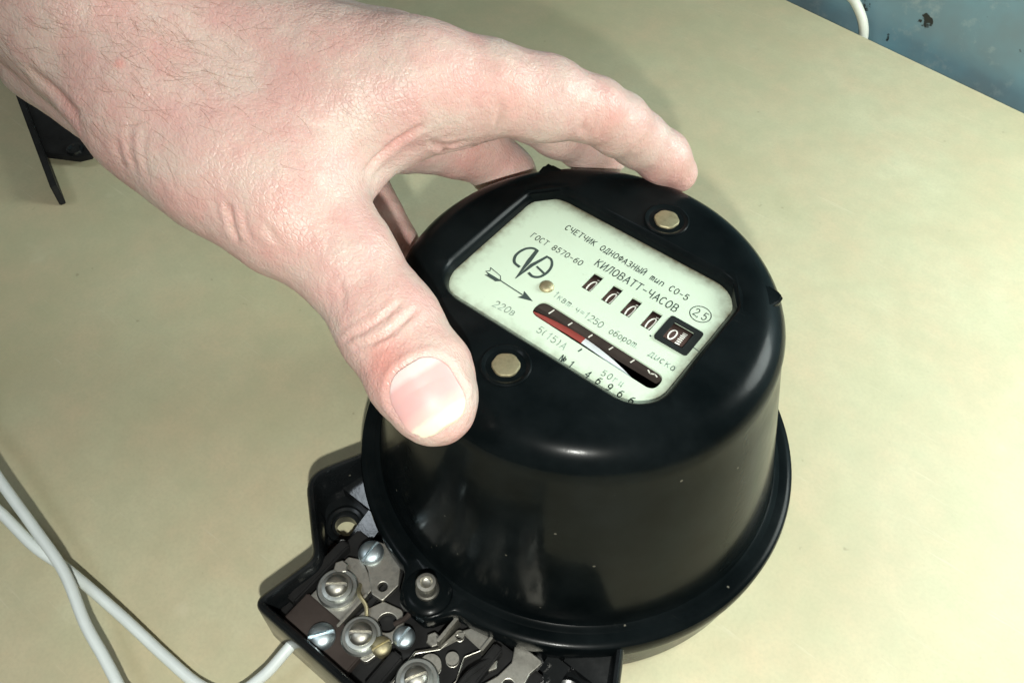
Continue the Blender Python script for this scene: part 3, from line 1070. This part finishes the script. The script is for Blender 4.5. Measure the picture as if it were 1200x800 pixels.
def wedge(pts, z0, z1):
    bm = bmesh.new()
    a = [bm.verts.new((p[0]+245, p[1]+12, z0)) for p in pts]
    c_ = [bm.verts.new((p[0]+245, p[1]+12, z1)) for p in pts]
    bm.faces.new(a); bm.faces.new(c_)
    for i in range(len(pts)):
        j = (i+1) % len(pts)
        bm.faces.new((a[i], a[j], c_[j], c_[i]))
    bmesh.ops.bevel(bm, geom=bm.edges[:], offset=0.35, segments=2, affect='EDGES')
    return bm


obj_from_bm('upright_edge', wedge([p0-s*1.2, p1-s*1.2, p1+s*1.2, p0+s*1.2], 0.05, 10), M_BLOCK, bk)
q0 = p0+s*1.0
fl = [q0, p1-d*27+s*1.0, np.array([-237.0, -10.0]), np.array([-234.5, -5.5]), np.array([-240.0, 2.0]), q0+s*46]
obj_from_bm('flat_plate', wedge(fl, 3.0, 6.0), M_BLOCK, bk)
q = (-241.0+245, -8.0+12)
obj_from_bm('plate_boss', lathe([(3.4, 5.9), (3.2, 7.2), (2.4, 7.4), (1.6, 6.6), (0.8, 6.5)], 24, q), M_GLOSS, bk)
# ------------------------------------------------------------------ the hand: one continuous surface from blended tapered limbs
#SDF-BEGIN


def smin(a, b, k):
    if k <= 0:
        return np.minimum(a, b)
    h = np.maximum(k-np.abs(a-b), 0)/k
    return np.minimum(a, b)-h*h*k*0.25


def cone_d(P, a, b, ra, rb):
    """distance to a limb that tapers from radius ra at a to rb at b"""
    a = np.asarray(a, np.float32); b = np.asarray(b, np.float32)
    ba = b-a
    L2 = float(ba@ba)
    pa = P-a
    t = np.clip((pa@ba)/L2, 0, 1)
    d = pa-t[:, None]*ba
    return np.sqrt((d*d).sum(1))-(ra+(rb-ra)*t)


def chain_d(P, J, k):
    f = None
    for p, q in zip(J[:-1], J[1:]):
        g = cone_d(P, p[:3], q[:3], p[3], q[3])
        f = g if f is None else smin(f, g, k)
    return f


THUMB = [(-85.7, -43.2, 121.9, 14), (-68.6, -42.7, 115.5, 13), (-53.1, -40.9, 110.0, 12.0), (-37.8, -41.0, 104.7, 10.4), (-21.6, -45.0, 98.4, 10.3), (-9.5, -49.2, 95.9, 9.8), (-4.5, -51.4, 94.7, 8.4)]
FINGERS = {
 'INDEX': [(-46.5, -6.6, 125.2, 11.5), (-36.1, 4.4, 122.1, 10), (-27.5, 15.0, 117.1, 9.2), (-20.4, 24.6, 112.2, 7.3), (-16.6, 30.2, 106.3, 7.3), (-13.5, 35.3, 100.4, 6.8), (-8.3, 40.7, 93.7, 6.6), (-5.0, 43.5, 88.9, 5.2)],
 'MIDDLE': [(-60.9, 1.3, 117.8, 11), (-48.4, 11.5, 112.0, 9), (-39.2, 24.0, 104.1, 7.8), (-33.7, 30.4, 96.7, 7.4), (-29.4, 37.9, 89.2, 7), (-25.9, 42.5, 84.1, 6)],
 'RING': [(-71.9, 0.3, 105.9, 10.5), (-62.5, 2.5, 95.2, 7.6), (-54.7, 16.3, 88.8, 8.0), (-52.5, 20.6, 86.6, 8.2), (-46.1, 24.4, 78.4, 8.0), (-41.0, 23.3, 72.8, 7)],
 'PINKY': [(-82.0, 1.3, 97.2, 9.5), (-74.7, -4.4, 86.5, 7), (-53.2, -12.8, 75.0, 6.5), (-45.2, -16.6, 72.7, 5.5)],
}
PALM = [
 ([(-190.1, -44.3, 159.9, 24), (-149.6, -41.7, 145.2, 23), (-108.6, -37.0, 132.7, 21)], 0),
 ([(-212.9, -37.7, 153.1, 22), (-170.1, -34.3, 136.5, 20), (-128.3, -29.5, 122.5, 19)], 10),
 ([(-107.5, -37.7, 133.0, 20), (-85.7, -43.2, 121.9, 14)], 10),
 ([(-85.7, -43.2, 121.9, 14), (-68.6, -42.7, 115.5, 13), (-53.1, -40.9, 110.0, 12.0)], 10),
 ([(-103.2, -36.3, 128.0, 17), (-46.5, -6.6, 125.2, 11.8)], 10),
 ([(-117.8, -26.2, 126.0, 15), (-61.2, 1.1, 117.8, 11.5)], 8),
 ([(-129.7, -20.2, 118.8, 14), (-71.9, 0.3, 105.9, 10.5)], 8),
 ([(-139.6, -16.1, 110.8, 13), (-82.5, 2.0, 97.9, 10)], 8),
 ([(-79.1, -41.0, 117.7, 13), (-60.4, -34.7, 114.1, 13), (-55.0, -18.6, 120.4, 13)], 10),
 ([(-87.1, -32.0, 110.6, 16), (-67.0, -25.1, 108.0, 12)], 8),
 ([(-132.8, -44.9, 112.5, 10), (-106.8, -43.8, 108.6, 9)], 5),
 ([(-49.9, -5.5, 118.6, 11), (-42.6, 0.3, 116.2, 9)], 5),
]
EXTRA = [
 ([(-9.5, -49.2, 95.9, 9.6), (-4.5, -51.4, 94.7, 8.4)], 2.0),
 ([(-47.2, -23.2, 110.1, 3.2), (-45.8, -15.7, 112.8, 3.4), (-43.7, -7.2, 114.6, 4.0)], 6.0),
]
CUT = []
NAIL_C = (-2.6, -55.1, 102.9)
NAIL_N = (0.414, -0.39, 0.822)
NAIL_HU, NAIL_HW = 6.2, 6.5
HLO, HHI = (-237.9, -71.3, 62.8), (6.9, 51.7, 186.9)
CREASES = [
 ([(-23.7, -55.3, 102.7), (-20.1, -53.2, 106.2), (-17.9, -49.3, 108.3), (-17.4, -44.3, 108.9)], 0.85, 0.5),
 ([(-20.6, -55.6, 102.8), (-16.3, -52.4, 106.3), (-14.6, -48.2, 107.7), (-14.9, -42.3, 107.4)], 0.8, 0.5),
 ([(-21.5, -55.3, 103.2), (-17.8, -52.0, 106.9), (-16.4, -48.1, 108.3)], 0.25, 0.6),
 ([(-23.0, -54.6, 104.3), (-20.2, -51.8, 107.4), (-18.7, -47.9, 109.0)], 0.25, 0.6),
 ([(-53.2, -53.5, 120.2), (-52.3, -55.0, 116.4), (-51.0, -55.5, 112.7)], 0.9, 0.75),
 ([(-74.7, -55.5, 130.7), (-74.3, -58.2, 126.4), (-73.2, -59.7, 120.5)], 0.35, 0.9),
 ([(-77.4, -58.7, 127.2), (-77.0, -59.9, 123.0), (-76.5, -60.2, 120.1)], 0.35, 1.0),
 ([(-102.2, -59.8, 132.4), (-96.2, -59.2, 129.7), (-86.5, -60.0, 127.6)], 1.0, 1.6),
 ([(-27.8, -1.3, 125.1), (-27.5, -1.7, 121.5), (-28.9, -1.1, 116.4)], 0.45, 0.9),
 ([(-26.2, 27.7, 97.3), (-17.1, 15.2, 114.1), (-16.7, 16.3, 116.5)], 0.5, 0.8),
 ([(-9.9, 26.8, 103.7), (-8.9, 28.4, 105.8), (-8.7, 30.0, 107.3)], 0.35, 0.9),
 ([(-42.3, -27.9, 115.9), (-42.2, -23.3, 118.2), (-38.5, -18.2, 122.1), (-36.2, -15.3, 124.1)], 1.1, 0.8),
 ([(-37.0, -14.4, 119.0), (-35.9, -9.1, 115.1), (-32.2, -4.8, 115.9)], 0.4, 0.9),
 ([(-45.9, -51.6, 117.8), (-42.9, -51.7, 114.4)], 0.25, 0.8),
 ([(-50.0, -52.4, 119.8), (-49.1, -53.8, 116.7), (-47.6, -54.4, 113.5)], 0.25, 0.6),
 ([(-56.2, -54.7, 120.6), (-55.2, -55.5, 117.8), (-53.9, -55.8, 115.1)], 0.25, 0.6),
 ([(-71.9, -55.1, 129.8), (-71.2, -57.7, 125.6), (-69.6, -59.2, 120.6)], 0.25, 0.7),
 ([(-17.8, -54.7, 104.3), (-15.5, -52.1, 106.4), (-12.9, -48.1, 107.3)], 0.22, 0.45),
 ([(-25.5, -54.5, 103.8), (-22.3, -52.5, 107.0), (-20.4, -48.8, 109.0)], 0.22, 0.45),
 ([(-15.6, 18.2, 115.4), (-16.3, 16.9, 113.1), (-17.0, 17.8, 109.3)], 0.3, 0.6),
 ([(-54.1, -36.6, 129.4), (-49.3, -32.6, 127.3), (-45.0, -27.9, 124.5)], 0.15, 0.8),
 ([(-30.0, -49.4, 110.2), (-27.7, -50.3, 108.8), (-27.9, -51.3, 107.8)], 0.3, 0.7),
 ([(-36.9, -13.0, 117.5), (-36.9, -6.6, 111.6), (-33.6, -3.0, 112.4)], 0.5, 0.7),
 ([(-82.1, -56.2, 133.5), (-74.1, -51.9, 133.6), (-67.2, -47.7, 132.7)], 0.2, 0.9),
]
BLUSH = [
 ((-42.9, -48.7, 118.4), 9, 0.55),
 ((-53.8, -43.9, 127.9), 14, 0.25),
 ((-12.7, -54.9, 104.9), 5.5, 0.85),
 ((-11.4, -51.8, 106.5), 6, 0.6),
 ((-4.3, -44.1, 103.9), 5, 0.5),
 ((-17.9, -49.3, 108.3), 8, 0.4),
 ((-26.8, 1.4, 126.1), 8, 0.65),
 ((-33.8, -6.6, 130.8), 10, 0.3),
 ((-14.2, 20.4, 114.8), 7, 0.7),
 ((-8.9, 28.4, 105.8), 6, 0.55),
 ((-2.2, 37.3, 95.1), 7, 0.6),
 ((-78.3, -44.8, 138.6), 16, 0.3),
 ((-81.2, -50.8, 137.6), 1.2, 0.9),
 ((-54.0, -21.3, 136.8), 14, 0.25),
 ((-46.6, 13.5, 89.8), 8, 0.6),
 ((-71.3, -34.7, 136.3), 12, 0.25),
 ((-2.2, -50.3, 104.0), 5, 0.35),
]
HAIR_ZONES = [
 ((-103.8, -57.1, 143.4), (-83.7, -45.5, 141.3), 24, 1.0),
 ((-83.3, -46.1, 140.8), (-62.7, -27.0, 136.0), 20, 0.16),
 ((-82.9, -54.2, 135.8), (-52.8, -45.0, 127.1), 11, 0.15),
]
HAIR_DIR = (0.8, 0.26, -0.32)
HAIR_UP = np.array([0.369, -0.492, 0.789])
HAIR_N = 620



def hand_d(P):
    P = P.astype(np.float32)
    palm = None
    for ch, k in PALM:
        g = chain_d(P, ch, 6.0)
        palm = g if palm is None else smin(palm, g, k)
    th = chain_d(P, THUMB, 4.0)
    body = smin(palm, th, 9.0)
    out = body
    for nm, k in (('INDEX', 6.0), ('MIDDLE', 5.0), ('RING', 5.0), ('PINKY', 5.0)):
        g = chain_d(P, FINGERS[nm], 2.2)
        out = np.minimum(out, smin(body, g, k))
    for ch, k in EXTRA:
        out = smin(out, chain_d(P, ch, 2.0), k)
    for ch, k in CUT:
        out = -smin(-out, chain_d(P, ch, 2.0), k)
    return out


def thumb_d(P):
    return smin(chain_d(P.astype(np.float32), THUMB, 4.0), chain_d(P.astype(np.float32), EXTRA[0][0], 2.0), 2.0)
#SDF-END


def surface_nets(f, org, h):
    """mesh the zero level of grid f"""
    nx, ny, nz = f.shape
    s = f < 0
    c = s[:-1, :-1, :-1].astype(np.int8)
    tot = np.zeros(c.shape, np.int8)
    for dx in (0, 1):
        for dy in (0, 1):
            for dz in (0, 1):
                tot += s[dx:nx-1+dx, dy:ny-1+dy, dz:nz-1+dz]
    act = (tot > 0) & (tot < 8)
    ijk = np.argwhere(act)
    idx = -np.ones(act.shape, np.int32)
    idx[act] = np.arange(len(ijk), dtype=np.int32)
    acc = np.zeros((len(ijk), 3)); cnt = np.zeros(len(ijk))
    corners = [(x, y, z) for x in (0, 1) for y in (0, 1) for z in (0, 1)]
    val = {q: f[ijk[:, 0]+q[0], ijk[:, 1]+q[1], ijk[:, 2]+q[2]] for q in corners}
    for a in corners:
        for ax in range(3):
            if a[ax]:
                continue
            b_ = list(a); b_[ax] = 1; b_ = tuple(b_)
            fa, fb = val[a], val[b_]
            m_ = (fa < 0) != (fb < 0)
            t = np.where(m_, fa/np.where(m_, fa-fb, 1), 0)
            pt = np.tile(np.array(a, float), (len(ijk), 1))
            pt[:, ax] += t
            acc[m_] += pt[m_]; cnt[m_] += 1
    V = org+h*(ijk+acc/cnt[:, None])
    F = []
    for ax in range(3):
        o1, o2 = [(1, 2), (2, 0), (0, 1)][ax]
        sl0 = [slice(None)]*3; sl1 = [slice(None)]*3
        sl0[ax] = slice(0, -1); sl1[ax] = slice(1, None)
        ch = s[tuple(sl0)] != s[tuple(sl1)]
        e = np.argwhere(ch)
        e = e[(e[:, o1] > 0) & (e[:, o2] > 0) & (e[:, o1] < f.shape[o1]-1) & (e[:, o2] < f.shape[o2]-1)]
        neg = s[e[:, 0], e[:, 1], e[:, 2]]
        q = []
        for da, db in ((0, 0), (-1, 0), (-1, -1), (0, -1)):
            c_ = e.copy(); c_[:, o1] += da; c_[:, o2] += db
            q.append(idx[c_[:, 0], c_[:, 1], c_[:, 2]])
        q = np.stack(q, 1)
        q[~neg] = q[~neg][:, ::-1]
        F.append(q)
    F = np.concatenate(F)
    return V, F[(F >= 0).all(1)]


def mesh_sdf(fn, lo, hi, h):
    lo = np.array(lo, float); hi = np.array(hi, float)
    B = 6
    nb = np.ceil((hi-lo)/(h*B)).astype(int)
    n = nb*B
    gc = np.stack(np.meshgrid(*[lo[i]+(np.arange(nb[i])+0.5)*h*B for i in range(3)], indexing='ij'), -1).reshape(-1, 3)
    fc = np.concatenate([fn(gc[i:i+400000]) for i in range(0, len(gc), 400000)]).reshape(nb)
    f = np.repeat(np.repeat(np.repeat(fc, B, 0), B, 1), B, 2).astype(np.float32)
    near = np.argwhere(np.abs(fc) < h*B*1.15)
    loc = np.stack(np.meshgrid(*[np.arange(B)]*3, indexing='ij'), -1).reshape(-1, 3)
    for i in range(0, len(near), 2500):
        g = (near[i:i+2500, None, :]*B+loc[None]).reshape(-1, 3)
        f[g[:, 0], g[:, 1], g[:, 2]] = fn(lo+(g+0.5)*h)
    return surface_nets(f, lo+0.5*h, h)


def seg_dist(V, pts):
    d = np.full(len(V), 1e9)
    for a, b_ in zip(pts[:-1], pts[1:]):
        a = np.array(a, float); b_ = np.array(b_, float)
        ba = b_-a
        t = np.clip(((V-a)@ba)/(ba@ba), 0, 1)
        d = np.minimum(d, np.linalg.norm(V-a-t[:, None]*ba, axis=1))
    return d


def normals_of(V, F):
    n = np.cross(V[F[:, 2]]-V[F[:, 0]], V[F[:, 3]]-V[F[:, 1]])
    o = np.zeros_like(V)
    for i in range(4):
        np.add.at(o, F[:, i], n)
    return o/np.maximum(np.linalg.norm(o, axis=1), 1e-9)[:, None]


def mesh_from(name, V, F, mat, parent=None, attrs=()):
    me = bpy.data.meshes.new(name)
    me.vertices.add(len(V))
    me.vertices.foreach_set('co', (V*S).astype(np.float32).ravel())
    me.loops.add(F.size)
    me.loops.foreach_set('vertex_index', F.ravel().astype(np.int32))
    me.polygons.add(len(F))
    me.polygons.foreach_set('loop_start', np.arange(0, F.size, 4, dtype=np.int32))
    me.update(calc_edges=True)
    me.validate()
    for an, av in attrs:
        a = me.attributes.new(an, 'FLOAT', 'POINT')
        a.data.foreach_set('value', av.astype(np.float32))
    me.shade_smooth()
    me.materials.append(mat)
    return link(bpy.data.objects.new(name, me), parent)


from mathutils import noise as mnoise

GRID = 0.62
V, F = mesh_sdf(hand_d, HLO, HHI, GRID)
NV = normals_of(V, F)
if NV[(V@np.array([0, 0, 1.0])).argmax()][2] < 0:
    F = F[:, ::-1].copy(); NV = -NV

# nail frame
tip = np.array(THUMB[-1][:3]); ip = np.array(THUMB[-3][:3])
na = tip-ip; na /= np.linalg.norm(na)
nn = np.array(NAIL_N); nn = nn-na*(nn@na); nn /= np.linalg.norm(nn)
ns = np.cross(nn, na)
NC = np.array(NAIL_C)


def nail_uv(P):
    q = P-NC
    return q@na, q@ns, q@nn


def nail_shape(P, grow=0.0):
    u, w, z = nail_uv(P)
    hu, hw = NAIL_HU+grow, NAIL_HW+grow
    rr = 4.6
    a = np.abs(u)-(hu-rr); b_ = np.abs(w)-(hw-rr)
    d2 = np.sqrt(np.maximum(a, 0)**2+np.maximum(b_, 0)**2)+np.minimum(np.maximum(a, b_), 0)-rr
    return np.where(z > -5.5, d2, 9.0)


disp = np.zeros(len(V))
# skin creases: (points on the surface, depth, width)


def crease(pts):
    """distance to a wavering crease line, and a weight that fades out at both ends"""
    P = smooth_path([np.array(q, float) for q in pts], 6)
    L = np.concatenate([[0], np.cumsum(np.linalg.norm(np.diff(P, axis=0), axis=1))])
    L /= L[-1]
    near = np.linalg.norm(V-P.mean(0), axis=1) < 30
    idx = np.where(near)[0]
    Q = V[idx]
    dm = np.linalg.norm(Q[:, None, :]-P[None], axis=2)
    k = dm.argmin(1)
    d = dm[np.arange(len(Q)), k]
    for a, b_ in ((-1, 0), (0, 1)):
        i0 = np.clip(k+a, 0, len(P)-1); i1 = np.clip(k+b_, 0, len(P)-1)
        ba = P[i1]-P[i0]
        t = np.clip(((Q-P[i0])*ba).sum(1)/np.maximum((ba*ba).sum(1), 1e-9), 0, 1)
        d = np.minimum(d, np.linalg.norm(Q-P[i0]-t[:, None]*ba, axis=1))
    w = np.sqrt(np.clip(4*L[k]*(1-L[k]), 0, 1))
    return idx, d, w


red = np.zeros(len(V))
for pts, dep, wid in CREASES:
    idx, d, w = crease(pts)
    disp[idx] += w*(-dep*np.exp(-(d/wid)**2)+0.3*dep*np.exp(-((d-2.2*wid)/(1.3*wid))**2))
    red[idx] = np.maximum(red[idx], 0.45*min(1.0, dep)*w*np.exp(-(d/(wid*1.1))**2))  # crease lines tinted redder to look darker, shade put into the skin colour
# nail bed: shallow trough with a raised fold of skin round it
ds = nail_shape(V)
m_ = np.abs(ds) < 6
front = np.clip((nail_uv(V)[0]-2.0)/3.0, 0, 1)
disp[m_] += (0.32*np.exp(-((ds[m_]-1.4)/1.1)**2)*(1-front[m_])-0.26*np.exp(-(ds[m_]/0.55)**2))
# uneven flesh
for i in range(0, len(V)):
    p = V[i]
    disp[i] += 0.35*mnoise.noise((p[0]*0.085, p[1]*0.085, p[2]*0.085))+0.10*mnoise.noise((p[0]*0.4+9, p[1]*0.4, p[2]*0.4))
V2 = V+NV*disp[:, None]
# redness of knuckles, pads and the nail fold
for c_, r_k, amt in BLUSH:
    d2 = ((V-np.array(c_))**2).sum(1)
    red = np.maximum(red, min(1.0, amt*(1.25 if amt > 0.8 else 0.8))*np.exp(-d2/(r_k*r_k)))
hand = mesh_from('hand', V2, F, M_SKIN, None, (('redness', red),))
tag(hand, 'bare hairy left hand gripping the top of the round black meter', 'hand')


def nail_d(P):
    u, w, z = nail_uv(P)
    t = thumb_d(P)
    up = 0.40+0.10*np.clip(u/6, -1, 1)
    sh = nail_shape(P)
    return np.maximum(np.maximum(t-up, -(t+0.9)), sh)


Vn, Fn = mesh_sdf(nail_d, NC-11, NC+11, 0.24)
Nn_ = normals_of(Vn, Fn)
if ((Nn_@nn)[nail_uv(Vn)[2] > np.median(nail_uv(Vn)[2])]).mean() < 0:
    Fn = Fn[:, ::-1].copy()
al = np.clip((nail_uv(Vn)[0]/NAIL_HU+1)/2+0.06*(np.abs(nail_uv(Vn)[1])/NAIL_HW)**2, 0, 1)
mesh_from('nail', Vn, Fn, M_NAIL, hand, (('along', al),))

# hairs on the back of the hand and wrist
bm = bmesh.new()
wt = np.zeros(len(V))
for a, b_, rad, den in HAIR_ZONES:
    wt = np.maximum(wt, den*np.clip(1.25-seg_dist(V, [a, b_])/rad, 0, 1))
wt *= np.clip(NV@HAIR_UP*2.2, 0, 1)
pick = rng.choice(len(V), HAIR_N, p=wt/wt.sum())
for i in pick:
    p = V2[i]; n_ = NV[i]
    d = np.array(HAIR_DIR)+rng.normal(0, 0.26, 3)
    d -= n_*(d@n_)
    d /= np.linalg.norm(d)
    sdv = np.cross(n_, d)
    Lh = rng.uniform(2.5, 8)
    curl = rng.normal(0, 0.5)
    lift = rng.uniform(0.08, 0.3)
    path = []
    for k in range(6):
        t = k/5
        path.append(p-n_*0.1+d*Lh*t+sdv*curl*Lh*0.5*t*t+n_*Lh*(lift*t-0.75*lift*t*t))
    tube_bm(path, rng.uniform(0.016, 0.032), 3, bm, np.linspace(1, 0.3, 6))
o = obj_from_bm('hair', bm, M_HAIR, hand, 180)
o['kind'] = 'stuff'
